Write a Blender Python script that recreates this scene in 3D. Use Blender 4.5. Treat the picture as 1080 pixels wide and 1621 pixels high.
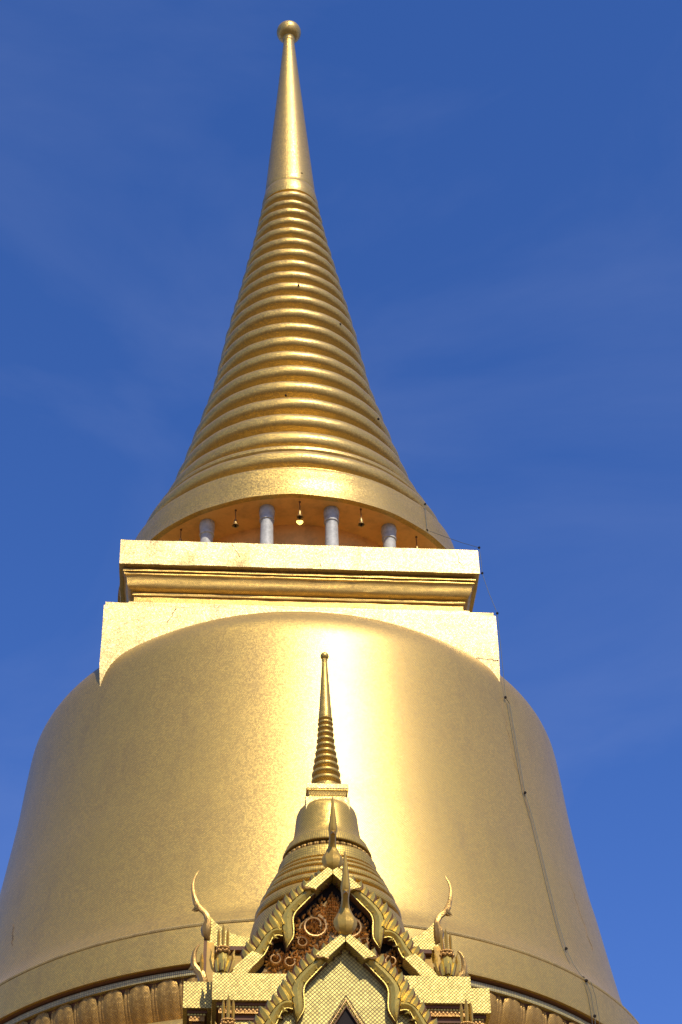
import bpy, bmesh, math, random
from mathutils import Vector, Matrix
from math import sin, cos, pi, radians, sqrt

random.seed(7)
S = bpy.context.scene
for o in list(bpy.data.objects):
    bpy.data.objects.remove(o)
COL = S.collection

# ------------------------------------------------------------------ camera
GROUND = -1.6                       # the lens is at height 0, the terrace 1.6 m below
F_ = Vector((0.0257681608, 0.7550774103, 0.6551290761))
R_ = Vector((0.9996675371, -0.0200560167, -0.0162040567))
U_ = Vector((-0.0009039625, -0.6553288187, 0.7553431818))
cam_d = bpy.data.cameras.new('camera')
cam = bpy.data.objects.new('camera', cam_d)
COL.objects.link(cam)
cam.matrix_world = Matrix(((R_.x, U_.x, -F_.x, 0), (R_.y, U_.y, -F_.y, -30), (R_.z, U_.z, -F_.z, 0), (0, 0, 0, 1)))
cam_d.sensor_fit = 'HORIZONTAL'
cam_d.sensor_width = 36
cam_d.lens = 100.0
cam_d.clip_start = 0.1
cam_d.clip_end = 5000
S.camera = cam

# ------------------------------------------------------------------ sky and sun
SUN_EL, SUN_AZ = radians(47), radians(19)      # azimuth: right of straight-behind the camera
sun_dir = Vector((sin(SUN_AZ) * cos(SUN_EL), -cos(SUN_AZ) * cos(SUN_EL), sin(SUN_EL)))   # towards the sun
W = bpy.data.worlds.new('World')
S.world = W
W.use_nodes = True
nt = W.node_tree
nt.nodes.clear()
wo = nt.nodes.new('ShaderNodeOutputWorld')
bg = nt.nodes.new('ShaderNodeBackground')
sky = nt.nodes.new('ShaderNodeTexSky')
sky.sky_type = 'NISHITA'
sky.sun_disc = False
sky.sun_elevation = SUN_EL
sky.sun_rotation = math.atan2(sun_dir.x, sun_dir.y)
sky.air_density = 1.0
sky.dust_density = 0.2
sky.ozone_density = 4.0
sky.altitude = 0
hs = nt.nodes.new('ShaderNodeHueSaturation')
hs.inputs['Saturation'].default_value = 1.25
hs.inputs['Value'].default_value = 1.10
nt.links.new(sky.outputs[0], hs.inputs['Color'])
# thin high cirrus, the same all round the sky
tc = nt.nodes.new('ShaderNodeTexCoord')
mp = nt.nodes.new('ShaderNodeMapping')
mp.inputs['Location'].default_value = (1.3, 0.7, 0.0)
mp.inputs['Rotation'].default_value = (0.3, -0.4, 0.5)
mp.inputs['Scale'].default_value = (2.2, 2.2, 5.0)
nz = nt.nodes.new('ShaderNodeTexNoise')
nz.inputs['Scale'].default_value = 1.6
nz.inputs['Detail'].default_value = 7
nz.inputs['Roughness'].default_value = 0.55
nz.inputs['Distortion'].default_value = 0.6
mr = nt.nodes.new('ShaderNodeMapRange')
mr.inputs['From Min'].default_value = 0.47
mr.inputs['From Max'].default_value = 0.80
mr.inputs['To Max'].default_value = 0.11
mx = nt.nodes.new('ShaderNodeMix')
mx.data_type = 'RGBA'
nt.links.new(tc.outputs['Generated'], mp.inputs['Vector'])
nt.links.new(mp.outputs[0], nz.inputs['Vector'])
nt.links.new(nz.outputs['Fac'], mr.inputs['Value'])
nt.links.new(mr.outputs[0], mx.inputs['Factor'])
tint = nt.nodes.new('ShaderNodeMix'); tint.data_type = 'RGBA'; tint.blend_type = 'MULTIPLY'
tint.inputs['Factor'].default_value = 1.0
tint.inputs['B'].default_value = (1.13, 0.82, 1.06, 1)
nt.links.new(hs.outputs[0], tint.inputs['A'])
nt.links.new(tint.outputs['Result'], mx.inputs['A'])
mx.inputs['B'].default_value = (3.2, 3.7, 5.6, 1)
nt.links.new(mx.outputs['Result'], bg.inputs['Color'])
bg.inputs['Strength'].default_value = 0.15
nt.links.new(bg.outputs[0], wo.inputs['Surface'])

sd = bpy.data.lights.new('sun', 'SUN')
sd.energy = 5.0
sd.angle = radians(0.5)
sd.color = (1.0, 0.95, 0.86)
so = bpy.data.objects.new('sun', sd)
COL.objects.link(so)
so.rotation_euler = sun_dir.to_track_quat('Z', 'Y').to_euler()
so.location = (10, -30, 60)

S.view_settings.view_transform = 'Standard'
S.view_settings.look = 'None'
S.view_settings.exposure = 0.0
S.view_settings.gamma = 1.0
S.view_settings.use_curve_mapping = False
S.render.engine = 'CYCLES'
S.render.resolution_x, S.render.resolution_y = 682, 1024

# ------------------------------------------------------------------ materials
def new_mat(name):
    m = bpy.data.materials.new(name)
    m.use_nodes = True
    t = m.node_tree
    p = t.nodes['Principled BSDF']
    return m, t, p

def lnk(t, a, b): t.links.new(a, b)

def math_node(t, op, a=None, b=None, va=None, vb=None):
    n = t.nodes.new('ShaderNodeMath'); n.operation = op
    if a is not None: lnk(t, a, n.inputs[0])
    if b is not None: lnk(t, b, n.inputs[1])
    if va is not None: n.inputs[0].default_value = va
    if vb is not None: n.inputs[1].default_value = vb
    return n.outputs[0]

def mix_col(t, fac, a, b, blend='MIX'):
    n = t.nodes.new('ShaderNodeMix'); n.data_type = 'RGBA'; n.blend_type = blend
    for s, v in (('Factor', fac), ('A', a), ('B', b)):
        if isinstance(v, (tuple, list)): n.inputs[s].default_value = (*v[:3], 1)
        elif isinstance(v, (int, float)): n.inputs[s].default_value = v
        else: lnk(t, v, n.inputs[s])
    return n.outputs['Result']

def noise(t, vec, scale, detail=4, rough=0.5):
    n = t.nodes.new('ShaderNodeTexNoise')
    n.inputs['Scale'].default_value = scale; n.inputs['Detail'].default_value = detail
    n.inputs['Roughness'].default_value = rough
    lnk(t, vec, n.inputs['Vector'])
    return n.outputs['Fac']

def ramp(t, fac, a, b, lo=0.0, hi=1.0):
    n = t.nodes.new('ShaderNodeMapRange')
    n.inputs['From Min'].default_value = a; n.inputs['From Max'].default_value = b
    n.inputs['To Min'].default_value = lo; n.inputs['To Max'].default_value = hi
    lnk(t, fac, n.inputs['Value'])
    return n.outputs[0]

def gold_mosaic(name, base, pitch=0.024, angle=45, grout=(0.10, 0.055, 0.02), gw=0.10, jitter=0.06, rough=0.37,
                metal=0.75, mottle=0.35, stain=0.26, wave=0.0004, coat=0.6):
    """gilded glass mosaic: little square tiles, each tipped slightly differently, in dark grout"""
    m, t, p = new_mat(name)
    uv = t.nodes.new('ShaderNodeUVMap'); uv.uv_map = 'UVMap'
    mpn = t.nodes.new('ShaderNodeMapping')
    mpn.inputs['Rotation'].default_value = (0, 0, radians(angle))
    mpn.inputs['Scale'].default_value = (1 / pitch, 1 / pitch, 1 / pitch)
    lnk(t, uv.outputs[0], mpn.inputs['Vector'])
    sep = t.nodes.new('ShaderNodeSeparateXYZ'); lnk(t, mpn.outputs[0], sep.inputs[0])
    fx = math_node(t, 'FRACT', sep.outputs[0]); fy = math_node(t, 'FRACT', sep.outputs[1])
    ex = math_node(t, 'MINIMUM', fx, math_node(t, 'SUBTRACT', None, fx, va=1.0))
    ey = math_node(t, 'MINIMUM', fy, math_node(t, 'SUBTRACT', None, fy, va=1.0))
    e = math_node(t, 'MINIMUM', ex, ey)
    line = ramp(t, e, gw * 0.55, gw * 1.2, 1.0, 0.0)
    fl = t.nodes.new('ShaderNodeVectorMath'); fl.operation = 'FLOOR'; lnk(t, mpn.outputs[0], fl.inputs[0])
    wn = t.nodes.new('ShaderNodeTexWhiteNoise'); wn.noise_dimensions = '3D'; lnk(t, fl.outputs[0], wn.inputs['Vector'])
    geo = t.nodes.new('ShaderNodeNewGeometry')
    off = t.nodes.new('ShaderNodeVectorMath'); off.operation = 'SUBTRACT'
    lnk(t, wn.outputs['Color'], off.inputs[0]); off.inputs[1].default_value = (0.5, 0.5, 0.5)
    sc = t.nodes.new('ShaderNodeVectorMath'); sc.operation = 'SCALE'; lnk(t, off.outputs[0], sc.inputs[0]); sc.inputs['Scale'].default_value = jitter
    ad = t.nodes.new('ShaderNodeVectorMath'); ad.operation = 'ADD'; lnk(t, geo.outputs['Normal'], ad.inputs[0]); lnk(t, sc.outputs[0], ad.inputs[1])
    nm = t.nodes.new('ShaderNodeVectorMath'); nm.operation = 'NORMALIZE'; lnk(t, ad.outputs[0], nm.inputs[0])
    obj = t.nodes.new('ShaderNodeTexCoord')
    big = noise(t, obj.outputs['Object'], 0.55, 5, 0.55)
    mid = noise(t, obj.outputs['Object'], 7.0, 6, 0.66)
    # relief: rows of tiles never lie perfectly flat
    b1 = t.nodes.new('ShaderNodeBump'); b1.inputs['Strength'].default_value = 1.0; b1.inputs['Distance'].default_value = wave
    lnk(t, mid, b1.inputs['Height']); lnk(t, nm.outputs[0], b1.inputs['Normal'])
    b2 = t.nodes.new('ShaderNodeBump'); b2.inputs['Strength'].default_value = 0.5; b2.inputs['Distance'].default_value = 0.0018
    lnk(t, math_node(t, 'SUBTRACT', None, line, va=1.0), b2.inputs['Height']); lnk(t, b1.outputs[0], b2.inputs['Normal'])
    lnk(t, b2.outputs[0], p.inputs['Normal'])
    # colour: tile to tile variation, mottling, rain streaks
    tv = ramp(t, wn.outputs['Value'], 0, 1, 0.78, 1.14)
    vm = t.nodes.new('ShaderNodeVectorMath'); vm.operation = 'SCALE'
    vm.inputs[0].default_value = base; lnk(t, tv, vm.inputs['Scale'])
    c = mix_col(t, math_node(t, 'MULTIPLY', ramp(t, mid, 0.42, 0.75), None, vb=mottle), vm.outputs[0], tuple(v * k for v, k in zip(base, (0.62, 0.56, 0.5))))
    c = mix_col(t, math_node(t, 'MULTIPLY', ramp(t, big, 0.4, 0.7), None, vb=mottle), c, tuple(min(1, v * k) for v, k in zip(base, (0.92, 0.97, 0.82))))
    smp = t.nodes.new('ShaderNodeMapping'); smp.inputs['Scale'].default_value = (1.5, 0.4, 1)
    lnk(t, uv.outputs[0], smp.inputs['Vector'])
    streak = noise(t, smp.outputs[0], 1.6, 5, 0.6)
    c = mix_col(t, math_node(t, 'MULTIPLY', ramp(t, streak, 0.52, 0.8), None, vb=stain), c, (0.16, 0.085, 0.03))
    c = mix_col(t, math_node(t, 'MULTIPLY', line, None, vb=0.85), c, grout)
    lnk(t, c, p.inputs['Base Color'])
    lnk(t, math_node(t, 'SUBTRACT', None, math_node(t, 'MULTIPLY', line, None, vb=metal), va=metal), p.inputs['Metallic'])
    r = math_node(t, 'ADD', ramp(t, mid, 0.3, 0.7, rough - 0.015, rough + 0.02), math_node(t, 'MULTIPLY', line, None, vb=0.3))
    lnk(t, r, p.inputs['Roughness'])
    # the clear glass over the gold leaf
    p.inputs['Coat Weight'].default_value = coat
    p.inputs['Coat Roughness'].default_value = 0.42
    lnk(t, b1.outputs[0], p.inputs['Coat Normal'])
    return m

def gilt(name, base, rough=0.38, metal=0.75, dirt=(0.10, 0.05, 0.025), amount=0.35, scale=9.0, bump=0.006):
    m, t, p = new_mat(name)
    obj = t.nodes.new('ShaderNodeTexCoord')
    a = noise(t, obj.outputs['Object'], scale, 6, 0.62)
    b = noise(t, obj.outputs['Object'], scale * 4.5, 4, 0.6)
    c = mix_col(t, math_node(t, 'MULTIPLY', ramp(t, a, 0.48, 0.75), None, vb=amount), base, dirt)
    c = mix_col(t, math_node(t, 'MULTIPLY', ramp(t, b, 0.5, 0.8), None, vb=amount * 0.7), c, tuple(v * 0.55 for v in base))
    lnk(t, c, p.inputs['Base Color'])
    p.inputs['Metallic'].default_value = metal
    lnk(t, ramp(t, a, 0.3, 0.7, rough - 0.08, rough + 0.12), p.inputs['Roughness'])
    bp = t.nodes.new('ShaderNodeBump'); bp.inputs['Distance'].default_value = bump; bp.inputs['Strength'].default_value = 0.7
    lnk(t, b, bp.inputs['Height']); lnk(t, bp.outputs[0], p.inputs['Normal'])
    return m

def matte(name, base, var=0.3, rough=0.8, scale=6.0, metal=0.0, bump=0.006):
    m, t, p = new_mat(name)
    obj = t.nodes.new('ShaderNodeTexCoord')
    a = noise(t, obj.outputs['Object'], scale, 7, 0.62)
    c = mix_col(t, math_node(t, 'MULTIPLY', ramp(t, a, 0.35, 0.75), None, vb=var * 2), base, tuple(v * 0.45 for v in base))
    lnk(t, c, p.inputs['Base Color'])
    p.inputs['Roughness'].default_value = rough
    p.inputs['Metallic'].default_value = metal
    bp = t.nodes.new('ShaderNodeBump'); bp.inputs['Distance'].default_value = bump; bp.inputs['Strength'].default_value = 0.6
    lnk(t, a, bp.inputs['Height']); lnk(t, bp.outputs[0], p.inputs['Normal'])
    return m

GOLD = (0.70, 0.435, 0.065)
M_BELL = gold_mosaic('gold_mosaic_bell', GOLD, jitter=0.05, rough=0.42, coat=0.75)
M_SPIRE = gold_mosaic('gold_mosaic_spire', GOLD, rough=0.36, jitter=0.12, stain=0.18)
M_BOX = gold_mosaic('gold_mosaic_platform', (0.78, 0.55, 0.17), rough=0.47, jitter=0.12, mottle=0.55, stain=0.75)
M_PETAL = gold_mosaic('gold_mosaic_petals', (0.52, 0.29, 0.05), rough=0.46, jitter=0.2, stain=0.5, gw=0.13, metal=0.62, coat=0.05)
M_LATT = gold_mosaic('gold_lattice_fascia', (0.66, 0.49, 0.12), pitch=0.029, gw=0.12, rough=0.5, stain=0.15, coat=0.1, grout=(0.09, 0.05, 0.02))
M_BAND = gold_mosaic('pale_mosaic_band', (0.62, 0.47, 0.15), pitch=0.030, angle=0, gw=0.16, rough=0.5, metal=0.4, stain=0.1, grout=(0.05, 0.05, 0.03))
M_CORN = gold_mosaic('gold_mosaic_cornice', (0.68, 0.41, 0.075), rough=0.42, stain=0.4, coat=0.15)
M_PANEL = gold_mosaic('dull_lattice_panel', (0.58, 0.45, 0.12), pitch=0.032, gw=0.12, rough=0.55, metal=0.6, stain=0.15, coat=0.1, grout=(0.09, 0.05, 0.02))
M_SMALL = gold_mosaic('gold_mosaic_small', (0.74, 0.455, 0.065), pitch=0.024, gw=0.10, rough=0.36, jitter=0.08, stain=0.2, metal=0.72, coat=0.3)
M_SMALLSQ = gold_mosaic('gold_square_mosaic_small', (0.74, 0.47, 0.07), pitch=0.030, angle=0, gw=0.12, metal=0.72, coat=0.2, rough=0.38, stain=0.2)
M_GILT = gilt('gilded_paint', (0.63, 0.445, 0.085), rough=0.40, metal=0.65, amount=0.4, scale=14)
M_GILTB = gilt('brown_gilded_edge', (0.15, 0.07, 0.022), rough=0.6, metal=0.35, amount=0.5)
M_CHOFA = gilt('old_gold_finial', (0.54, 0.32, 0.05), rough=0.34, metal=0.55, amount=0.4, scale=9)
M_HORN = gilt('dark_old_gold', (0.36, 0.205, 0.05), rough=0.32, metal=0.75, amount=0.5, scale=12)
M_CARVE = gilt('carved_reddish_gold', (0.60, 0.35, 0.115), rough=0.38, metal=0.75, amount=0.6, scale=22, dirt=(0.12, 0.05, 0.03))
M_PLATE = gilt('carved_ground', (0.40, 0.25, 0.085), rough=0.45, metal=0.5, amount=0.8, scale=30, dirt=(0.05, 0.025, 0.015), bump=0.02)
M_SOFF = gilt('orange_gold_soffit', (0.78, 0.42, 0.12), rough=0.5, metal=0.3, amount=0.35, scale=3.0)
M_TAN = gilt('tan_gold_panel', (0.60, 0.37, 0.09), rough=0.45, metal=0.8, amount=0.25, scale=5.0)
M_DARK = matte('dark_lacquer', (0.026, 0.020, 0.017), rough=0.9)
M_DARK.node_tree.nodes['Principled BSDF'].inputs['Specular IOR Level'].default_value = 0.1
M_BROWN = matte('brown_moulding', (0.13, 0.05, 0.013), rough=0.75)
M_RED = gilt('amber_glass', (0.34, 0.17, 0.03), rough=0.3, metal=0.6, amount=0.6, scale=30)
M_COLUMN = matte('grey_white_column', (0.46, 0.43, 0.35), var=0.4, rough=0.6, scale=14)
M_BRASS = gilt('brass_bell', (0.55, 0.38, 0.14), rough=0.35, metal=0.9, amount=0.5, scale=20)
M_CABLE = matte('dark_green_cable', (0.05, 0.06, 0.045), rough=0.6)
M_PAVE = matte('worn_paving', (0.115, 0.095, 0.075), var=0.2, rough=0.85, scale=0.8)
M_WALL = matte('pale_plaster', (0.45, 0.40, 0.30), var=0.15, rough=0.8)

# ------------------------------------------------------------------ mesh helpers
PSI = 0.045648418
ZOFF = -GROUND

def finish(me, mats, smooth=True, angle=35):
    for m in (mats if isinstance(mats, (list, tuple)) else [mats]):
        me.materials.append(m)
    if smooth:
        me.shade_smooth()
        me.set_sharp_from_angle(angle=radians(angle))
    else:
        me.shade_flat()

def mesh_from(name, verts, faces, uvs, mats, smooth=True, angle=35, midx=None):
    me = bpy.data.meshes.new(name)
    me.from_pydata(verts, [], faces)
    ul = me.uv_layers.new(name='UVMap')
    if uvs is not None:
        i = 0
        for f in uvs:
            for c in f:
                ul.data[i].uv = c; i += 1
    else:
        box_uv(me)
    if midx: me.polygons.foreach_set('material_index', midx)
    me.update()
    finish(me, mats, smooth, angle)
    return me

def box_uv(me):
    ul = me.uv_layers['UVMap']
    for p in me.polygons:
        n = p.normal
        if abs(n.z) > 0.95: t, b = Vector((1, 0, 0)), Vector((0, 1, 0))
        else:
            t = Vector((-n.y, n.x, 0)).normalized(); b = n.cross(t)
            if b.z < 0: b = -b
        for li in p.loop_indices:
            c = me.vertices[me.loops[li].vertex_index].co
            ul.data[li].uv = (c.dot(t), c.dot(b))

class MB:
    """collects simple shapes into one mesh"""
    def __init__(s): s.v = []; s.f = []; s.mi = []
    def add(s, v, f, mi=0):
        o = len(s.v); s.v += [tuple(q) for q in v]; s.f += [tuple(i + o for i in q) for q in f]; s.mi += [mi] * len(f)
    def box(s, a0, a1, b0, b1, z0, z1, mi=0):        # a: lateral, b: outwards from the stupa, z
        v = [(a0, -b0, z0), (a1, -b0, z0), (a1, -b1, z0), (a0, -b1, z0), (a0, -b0, z1), (a1, -b0, z1), (a1, -b1, z1), (a0, -b1, z1)]
        s.add(v, [(0, 1, 2, 3), (4, 7, 6, 5), (0, 4, 5, 1), (1, 5, 6, 2), (2, 6, 7, 3), (3, 7, 4, 0)], mi)
    def tube(s, pts, rad, n=6, mi=0, cap=True):
        pts = [Vector(p) for p in pts]
        rs = rad if isinstance(rad, (list, tuple)) else [rad] * len(pts)
        rings = []; up = None
        for i, p in enumerate(pts):
            d = (pts[min(i + 1, len(pts) - 1)] - pts[max(i - 1, 0)]).normalized()
            if up is None:
                up = d.orthogonal().normalized()
            x = (up - d * up.dot(d)).normalized(); y = d.cross(x); up = x
            rings.append([p + (x * cos(2 * pi * k / n) + y * sin(2 * pi * k / n)) * rs[i] for k in range(n)])
        v = [q for r in rings for q in r]
        f = [(i * n + k, i * n + (k + 1) % n, (i + 1) * n + (k + 1) % n, (i + 1) * n + k) for i in range(len(pts) - 1) for k in range(n)]
        if cap: f += [tuple(range(n - 1, -1, -1)), tuple(range((len(pts) - 1) * n, len(pts) * n))]
        s.add(v, f, mi)
    def ball(s, c, r, n=8, m=5, sz=1.0, mi=0):
        v = [(c[0], c[1], c[2] - r * sz)]
        for j in range(1, m):
            t = -pi / 2 + pi * j / m
            v += [(c[0] + r * cos(t) * cos(2 * pi * k / n), c[1] + r * cos(t) * sin(2 * pi * k / n), c[2] + r * sz * sin(t)) for k in range(n)]
        v.append((c[0], c[1], c[2] + r * sz))
        f = [(0, 1 + (k + 1) % n, 1 + k) for k in range(n)]
        for j in range(m - 2):
            f += [(1 + j * n + k, 1 + j * n + (k + 1) % n, 1 + (j + 1) * n + (k + 1) % n, 1 + (j + 1) * n + k) for k in range(n)]
        L = len(v) - 1; q = 1 + (m - 2) * n
        f += [(q + k, q + (k + 1) % n, L) for k in range(n)]
        s.add(v, f, mi)
    def mesh(s, name, mats, smooth=True, angle=35):
        return mesh_from(name, s.v, s.f, None, mats, smooth, angle, s.mi)

def lean_x(z):            # the spire stands a little out of plumb
    if z < 20: return 0.05
    return 0.05 - 0.0066 * (z - 20)

def lathe(name, prof, mat, n=128, cx=None, cy=0.0, uref=None, angle=30, a0=None, a1=None, wob=0.0):
    """surface of revolution; profile listed from top to bottom or bottom to top as (r, z)"""
    full = a0 is None
    if full: a0, a1 = pi / 2, pi / 2 + 2 * pi
    verts = []; L = [0.0]
    for i in range(1, len(prof)):
        L.append(L[-1] + math.dist(prof[i], prof[i - 1]))
    cols = n if full else n + 1
    ph = random.uniform(0, 6)
    for r, z in prof:
        ox = (lean_x(z) if cx is None else cx)
        for k in range(cols):
            t = a0 + (a1 - a0) * k / n
            w = wob * (sin(5 * t + ph) + 0.8 * sin(11 * t + 2.3 * ph + z) + 0.6 * sin(23 * t + 1.7 * ph))
            verts.append((ox + (r + w) * cos(t), cy + (r + w) * sin(t), z + 0.8 * w))
    ur = uref or max(r for r, z in prof)
    faces = []; uvs = []
    up = prof[-1][1] >= prof[0][1]
    for i in range(len(prof) - 1):
        for k in range(n):
            k2 = (k + 1) % cols if full else k + 1
            q = [(i, k, k), (i, k2, k + 1), (i + 1, k2, k + 1), (i + 1, k, k)]
            if not up: q = q[::-1]
            faces.append(tuple(a * cols + b for a, b, c in q))
            uvs.append([((a0 + (a1 - a0) * c / n) * ur, L[a]) for a, b, c in q])
    return mesh_from(name, verts, faces, uvs, mat, True, angle)

def square_tower(name, prof, mat, ca=0.0, cb=0.0, angle=20):
    """square plan with a moulded profile of (half width, z), bottom to top, closed at both ends"""
    # each side is cut into short lengths so that its edges can run a little uneven
    ns = max(4, int(prof[0][0] * 9)); j = 0.0016 * min(3.5, prof[0][0])
    v = []
    for h, z in prof:
        for sx, sy, dx, dy in ((-1, -1, 1, 0), (1, -1, 0, 1), (1, 1, -1, 0), (-1, 1, 0, -1)):
            for k in range(ns):
                u = 2 * h * k / ns
                e = random.uniform(-j, j); e2 = random.uniform(-j, j)
                if k == 0 and random.random() < 0.3: e -= 2 * j
                ox, oy = (sx, sy) if k == 0 else (dy, -dx)
                v.append((ca + sx * h + dx * u + ox * e, -cb + sy * h + dy * u + oy * e, z + e2))
    n4 = ns * 4
    f = [(i * n4 + k, i * n4 + (k + 1) % n4, (i + 1) * n4 + (k + 1) % n4, (i + 1) * n4 + k) for i in range(len(prof) - 1) for k in range(n4)]
    f += [tuple(range(n4 - 1, -1, -1)), tuple((len(prof) - 1) * n4 + k for k in range(n4))]
    return mesh_from(name, v, f, None, mat, True, angle)

def thing(name, label, cat, base, group=None):
    """Empty at the thing's base; base is (lateral, outwards) from the stupa axis"""
    o = bpy.data.objects.new(name, None)
    o.empty_display_size = 0.5
    o.rotation_euler = (0, 0, PSI)
    a, b, z = base
    o.location = Matrix.Rotation(PSI, 4, 'Z') @ Vector((a, -b, z))
    COL.objects.link(o)
    o['label'] = label; o['category'] = cat
    if group: o['group'] = group
    o['_base'] = (a, -b, z)
    return o

def part(name, me, parent, label=None, loc=None, kind=None):
    """mesh part; meshes are written in stupa coordinates, so shift back by the base of the thing"""
    o = bpy.data.objects.new(name, me)
    o.parent = parent
    if '_base' in parent.keys() and loc is None:
        b = parent['_base']; o.location = (-b[0], -b[1], -b[2])
    elif loc is not None: o.location = loc
    COL.objects.link(o)
    if label: o['label'] = label
    if kind: o['kind'] = kind
    return o

def structure(name, me):
    o = bpy.data.objects.new(name, me); COL.objects.link(o); o['kind'] = 'structure'
    return o

# ------------------------------------------------------------------ ground
me = bpy.data.meshes.new('terrace')
gv = 4000
me.from_pydata([(-gv, -gv, 0), (gv, -gv, 0), (gv, gv, 0), (-gv, gv, 0)], [], [(0, 1, 2, 3)])
me.materials.append(M_PAVE)
g = structure('ground', me); g.location = (0, 0, GROUND)

# ================================================================== THE GREAT STUPA
stupa = thing('golden_stupa', 'huge gold mosaic stupa with bell body, square platform and ringed spire filling the picture', 'stupa', (0, 0, GROUND))

# plinth below the frame
part('plinth', lathe('plinth', [(9.2, GROUND), (9.2, 0.2), (8.9, 0.5), (8.9, 2.0), (8.5, 2.4), (8.5, 4.2), (8.0, 4.6), (8.0, 6.2), (7.5, 6.6), (7.5, 8.0),
                                (7.0, 8.4), (7.0, 9.6), (6.65, 9.9), (6.65, 10.9), (6.2, 11.1)], M_BELL, n=128), stupa)
# lower torus under the petals, with a scalloped lip
part('base_ring', lathe('base_ring', [(6.12, 11.05), (6.38, 11.12), (6.46, 11.3), (6.42, 11.5), (6.34, 11.62), (6.2, 11.70), (5.6, 11.72)], M_BELL, n=160), stupa)
# core wall behind the petals
part('petal_backing', lathe('petal_backing', [(5.62, 11.7), (5.60, 12.0), (5.72, 12.3), (5.80, 12.50), (5.80, 12.52)], M_BROWN, n=160), stupa)
part('mosaic_band', lathe('mosaic_band', [(5.70, 12.515), (5.87, 12.515), (5.875, 12.595), (5.70, 12.60)], M_BAND, n=192), stupa)
part('brown_band', lathe('brown_band', [(5.72, 12.598), (5.80, 12.60), (5.915, 12.655), (5.80, 12.66)], M_BROWN, n=192), stupa)

# lotus petals hanging below the skirt
def petal_mesh(name, w, h, dep, mat):
    v = []; f = []; ns, nw = 9, 8
    for i in range(ns + 1):
        s = i / ns                                    # 0 top, 1 bottom
        zz = -h * s
        if s < 0.28:
            ww = w * sqrt(max(0.0, 1 - ((0.28 - s) / 0.28) ** 2)) * 0.98 + 0.004
        else:
            ww = w * (1.0 - 0.10 * (s - 0.28))
        rr = -0.34 * s ** 1.25 * (h / 0.8) + 0.05 * sin(pi * min(1, s * 1.2))
        for j in range(nw + 1):
            q = j / nw * 2 - 1
            bulge = dep * (1 - abs(q) ** 2.6) * (0.25 + 0.75 * min(1, s / 0.25)) - dep * 0.4 * max(0, 1 - abs(q) * 3)
            v.append((q * ww, -(rr + bulge), zz))
    for i in range(ns):
        for j in range(nw):
            a = i * (nw + 1) + j
            f.append((a, a + nw + 1, a + nw + 2, a + 1))
    return mesh_from(name, v, f, None, mat, True, 60)

PN = 86
pet = petal_mesh('petal', 0.170, 0.86, 0.036, M_PETAL)
pet_s = petal_mesh('petal_tip', 0.075, 0.86, 0.045, M_PETAL)
pitch = 2 * pi / PN
for k in range(PN):
    a = radians(-24.74) + k * pitch
    a = (a + pi) % (2 * pi) - pi
    if abs(a) < radians(80):
        for nm, mm, da, r, zt in (('petal', pet, 0, 5.83, 12.56), ('petal_tip', pet_s, pitch / 2, 5.79, 12.54)):
            o = part(nm, mm, stupa)
            t = a + da
            o.location = (0.05 + r * sin(t), -r * cos(t), zt + ZOFF)
            o.rotation_euler = (0, 0, t)

# bell skirt and bell
part('skirt_band', lathe('skirt_band', [(5.78, 12.65), (5.955, 12.65), (5.965, 12.70), (5.94, 13.215), (5.90, 13.255), (5.70, 13.26)], M_BELL, n=224), stupa)
part('skirt_bead', lathe('skirt_bead', [(5.86, 13.225), (5.935, 13.235), (5.945, 13.26), (5.92, 13.285), (5.80, 13.29)], M_BOX, n=224), stupa)
bell_prof = [(5.9, 13.255), (5.80, 13.42), (5.72, 13.55), (5.655, 13.70), (5.58, 13.95), (5.525, 14.2), (5.44, 14.7), (5.36, 15.2), (5.28, 15.7), (5.19, 16.2), (5.085, 17.0),
             (4.99, 17.8), (4.94, 18.4), (4.905, 18.8), (4.875, 19.1), (4.84, 19.3), (4.77, 19.5), (4.66, 19.68), (4.52, 19.84), (4.36, 19.99), (4.18, 20.13), (3.98, 20.25), (3.7, 20.38), (3.3, 20.52), (2.8, 20.64), (2.0, 20.72)]
def smooth_prof(p, n=4):
    out = []
    for i in range(len(p) - 1):
        p0 = p[max(i - 1, 0)]; p1 = p[i]; p2 = p[i + 1]; p3 = p[min(i + 2, len(p) - 1)]
        for k in range(n):
            t = k / n
            out.append(tuple(0.5 * (2 * p1[c] + (p2[c] - p0[c]) * t + (2 * p0[c] - 5 * p1[c] + 4 * p2[c] - p3[c]) * t * t + (3 * p1[c] - p0[c] - 3 * p2[c] + p3[c]) * t ** 3) for c in (0, 1)))
    out.append(p[-1]); return out
part('bell', lathe('bell', smooth_prof(bell_prof), M_BELL, n=256, uref=5.1), stupa, label='broad gold mosaic bell body')

# square platform (harmika)
H = square_tower('platform_block', [(3.30, 18.3), (3.435, 18.97), (3.468, 19.4), (3.48, 19.9), (3.48, 20.70), (3.475, 20.705), (3.45, 20.71), (3.45, 20.79), (3.42, 20.81), (3.10, 20.98), (3.085, 20.985), (3.085, 21.10), (3.07, 21.12), (2.9, 21.13)], M_BOX)
part('platform_block', H, stupa)
H = square_tower('platform_cornice', [(2.99, 21.132), (2.99, 21.31), (3.018, 21.312), (3.024, 21.34), (3.024, 21.365), (3.00, 21.37), (3.00, 21.385), (3.045, 21.395), (3.085, 21.42), (3.112, 21.452), (3.126, 21.49),
                                       (3.132, 21.53), (3.137, 21.57), (3.146, 21.61), (3.165, 21.645), (3.188, 21.662), (3.188, 21.70), (3.17, 21.703), (3.17, 21.712), (3.215, 21.716), (3.215, 21.755), (3.16, 21.758), (3.16, 21.812)], M_CORN, angle=28)
part('platform_cornice', H, stupa)
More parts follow.
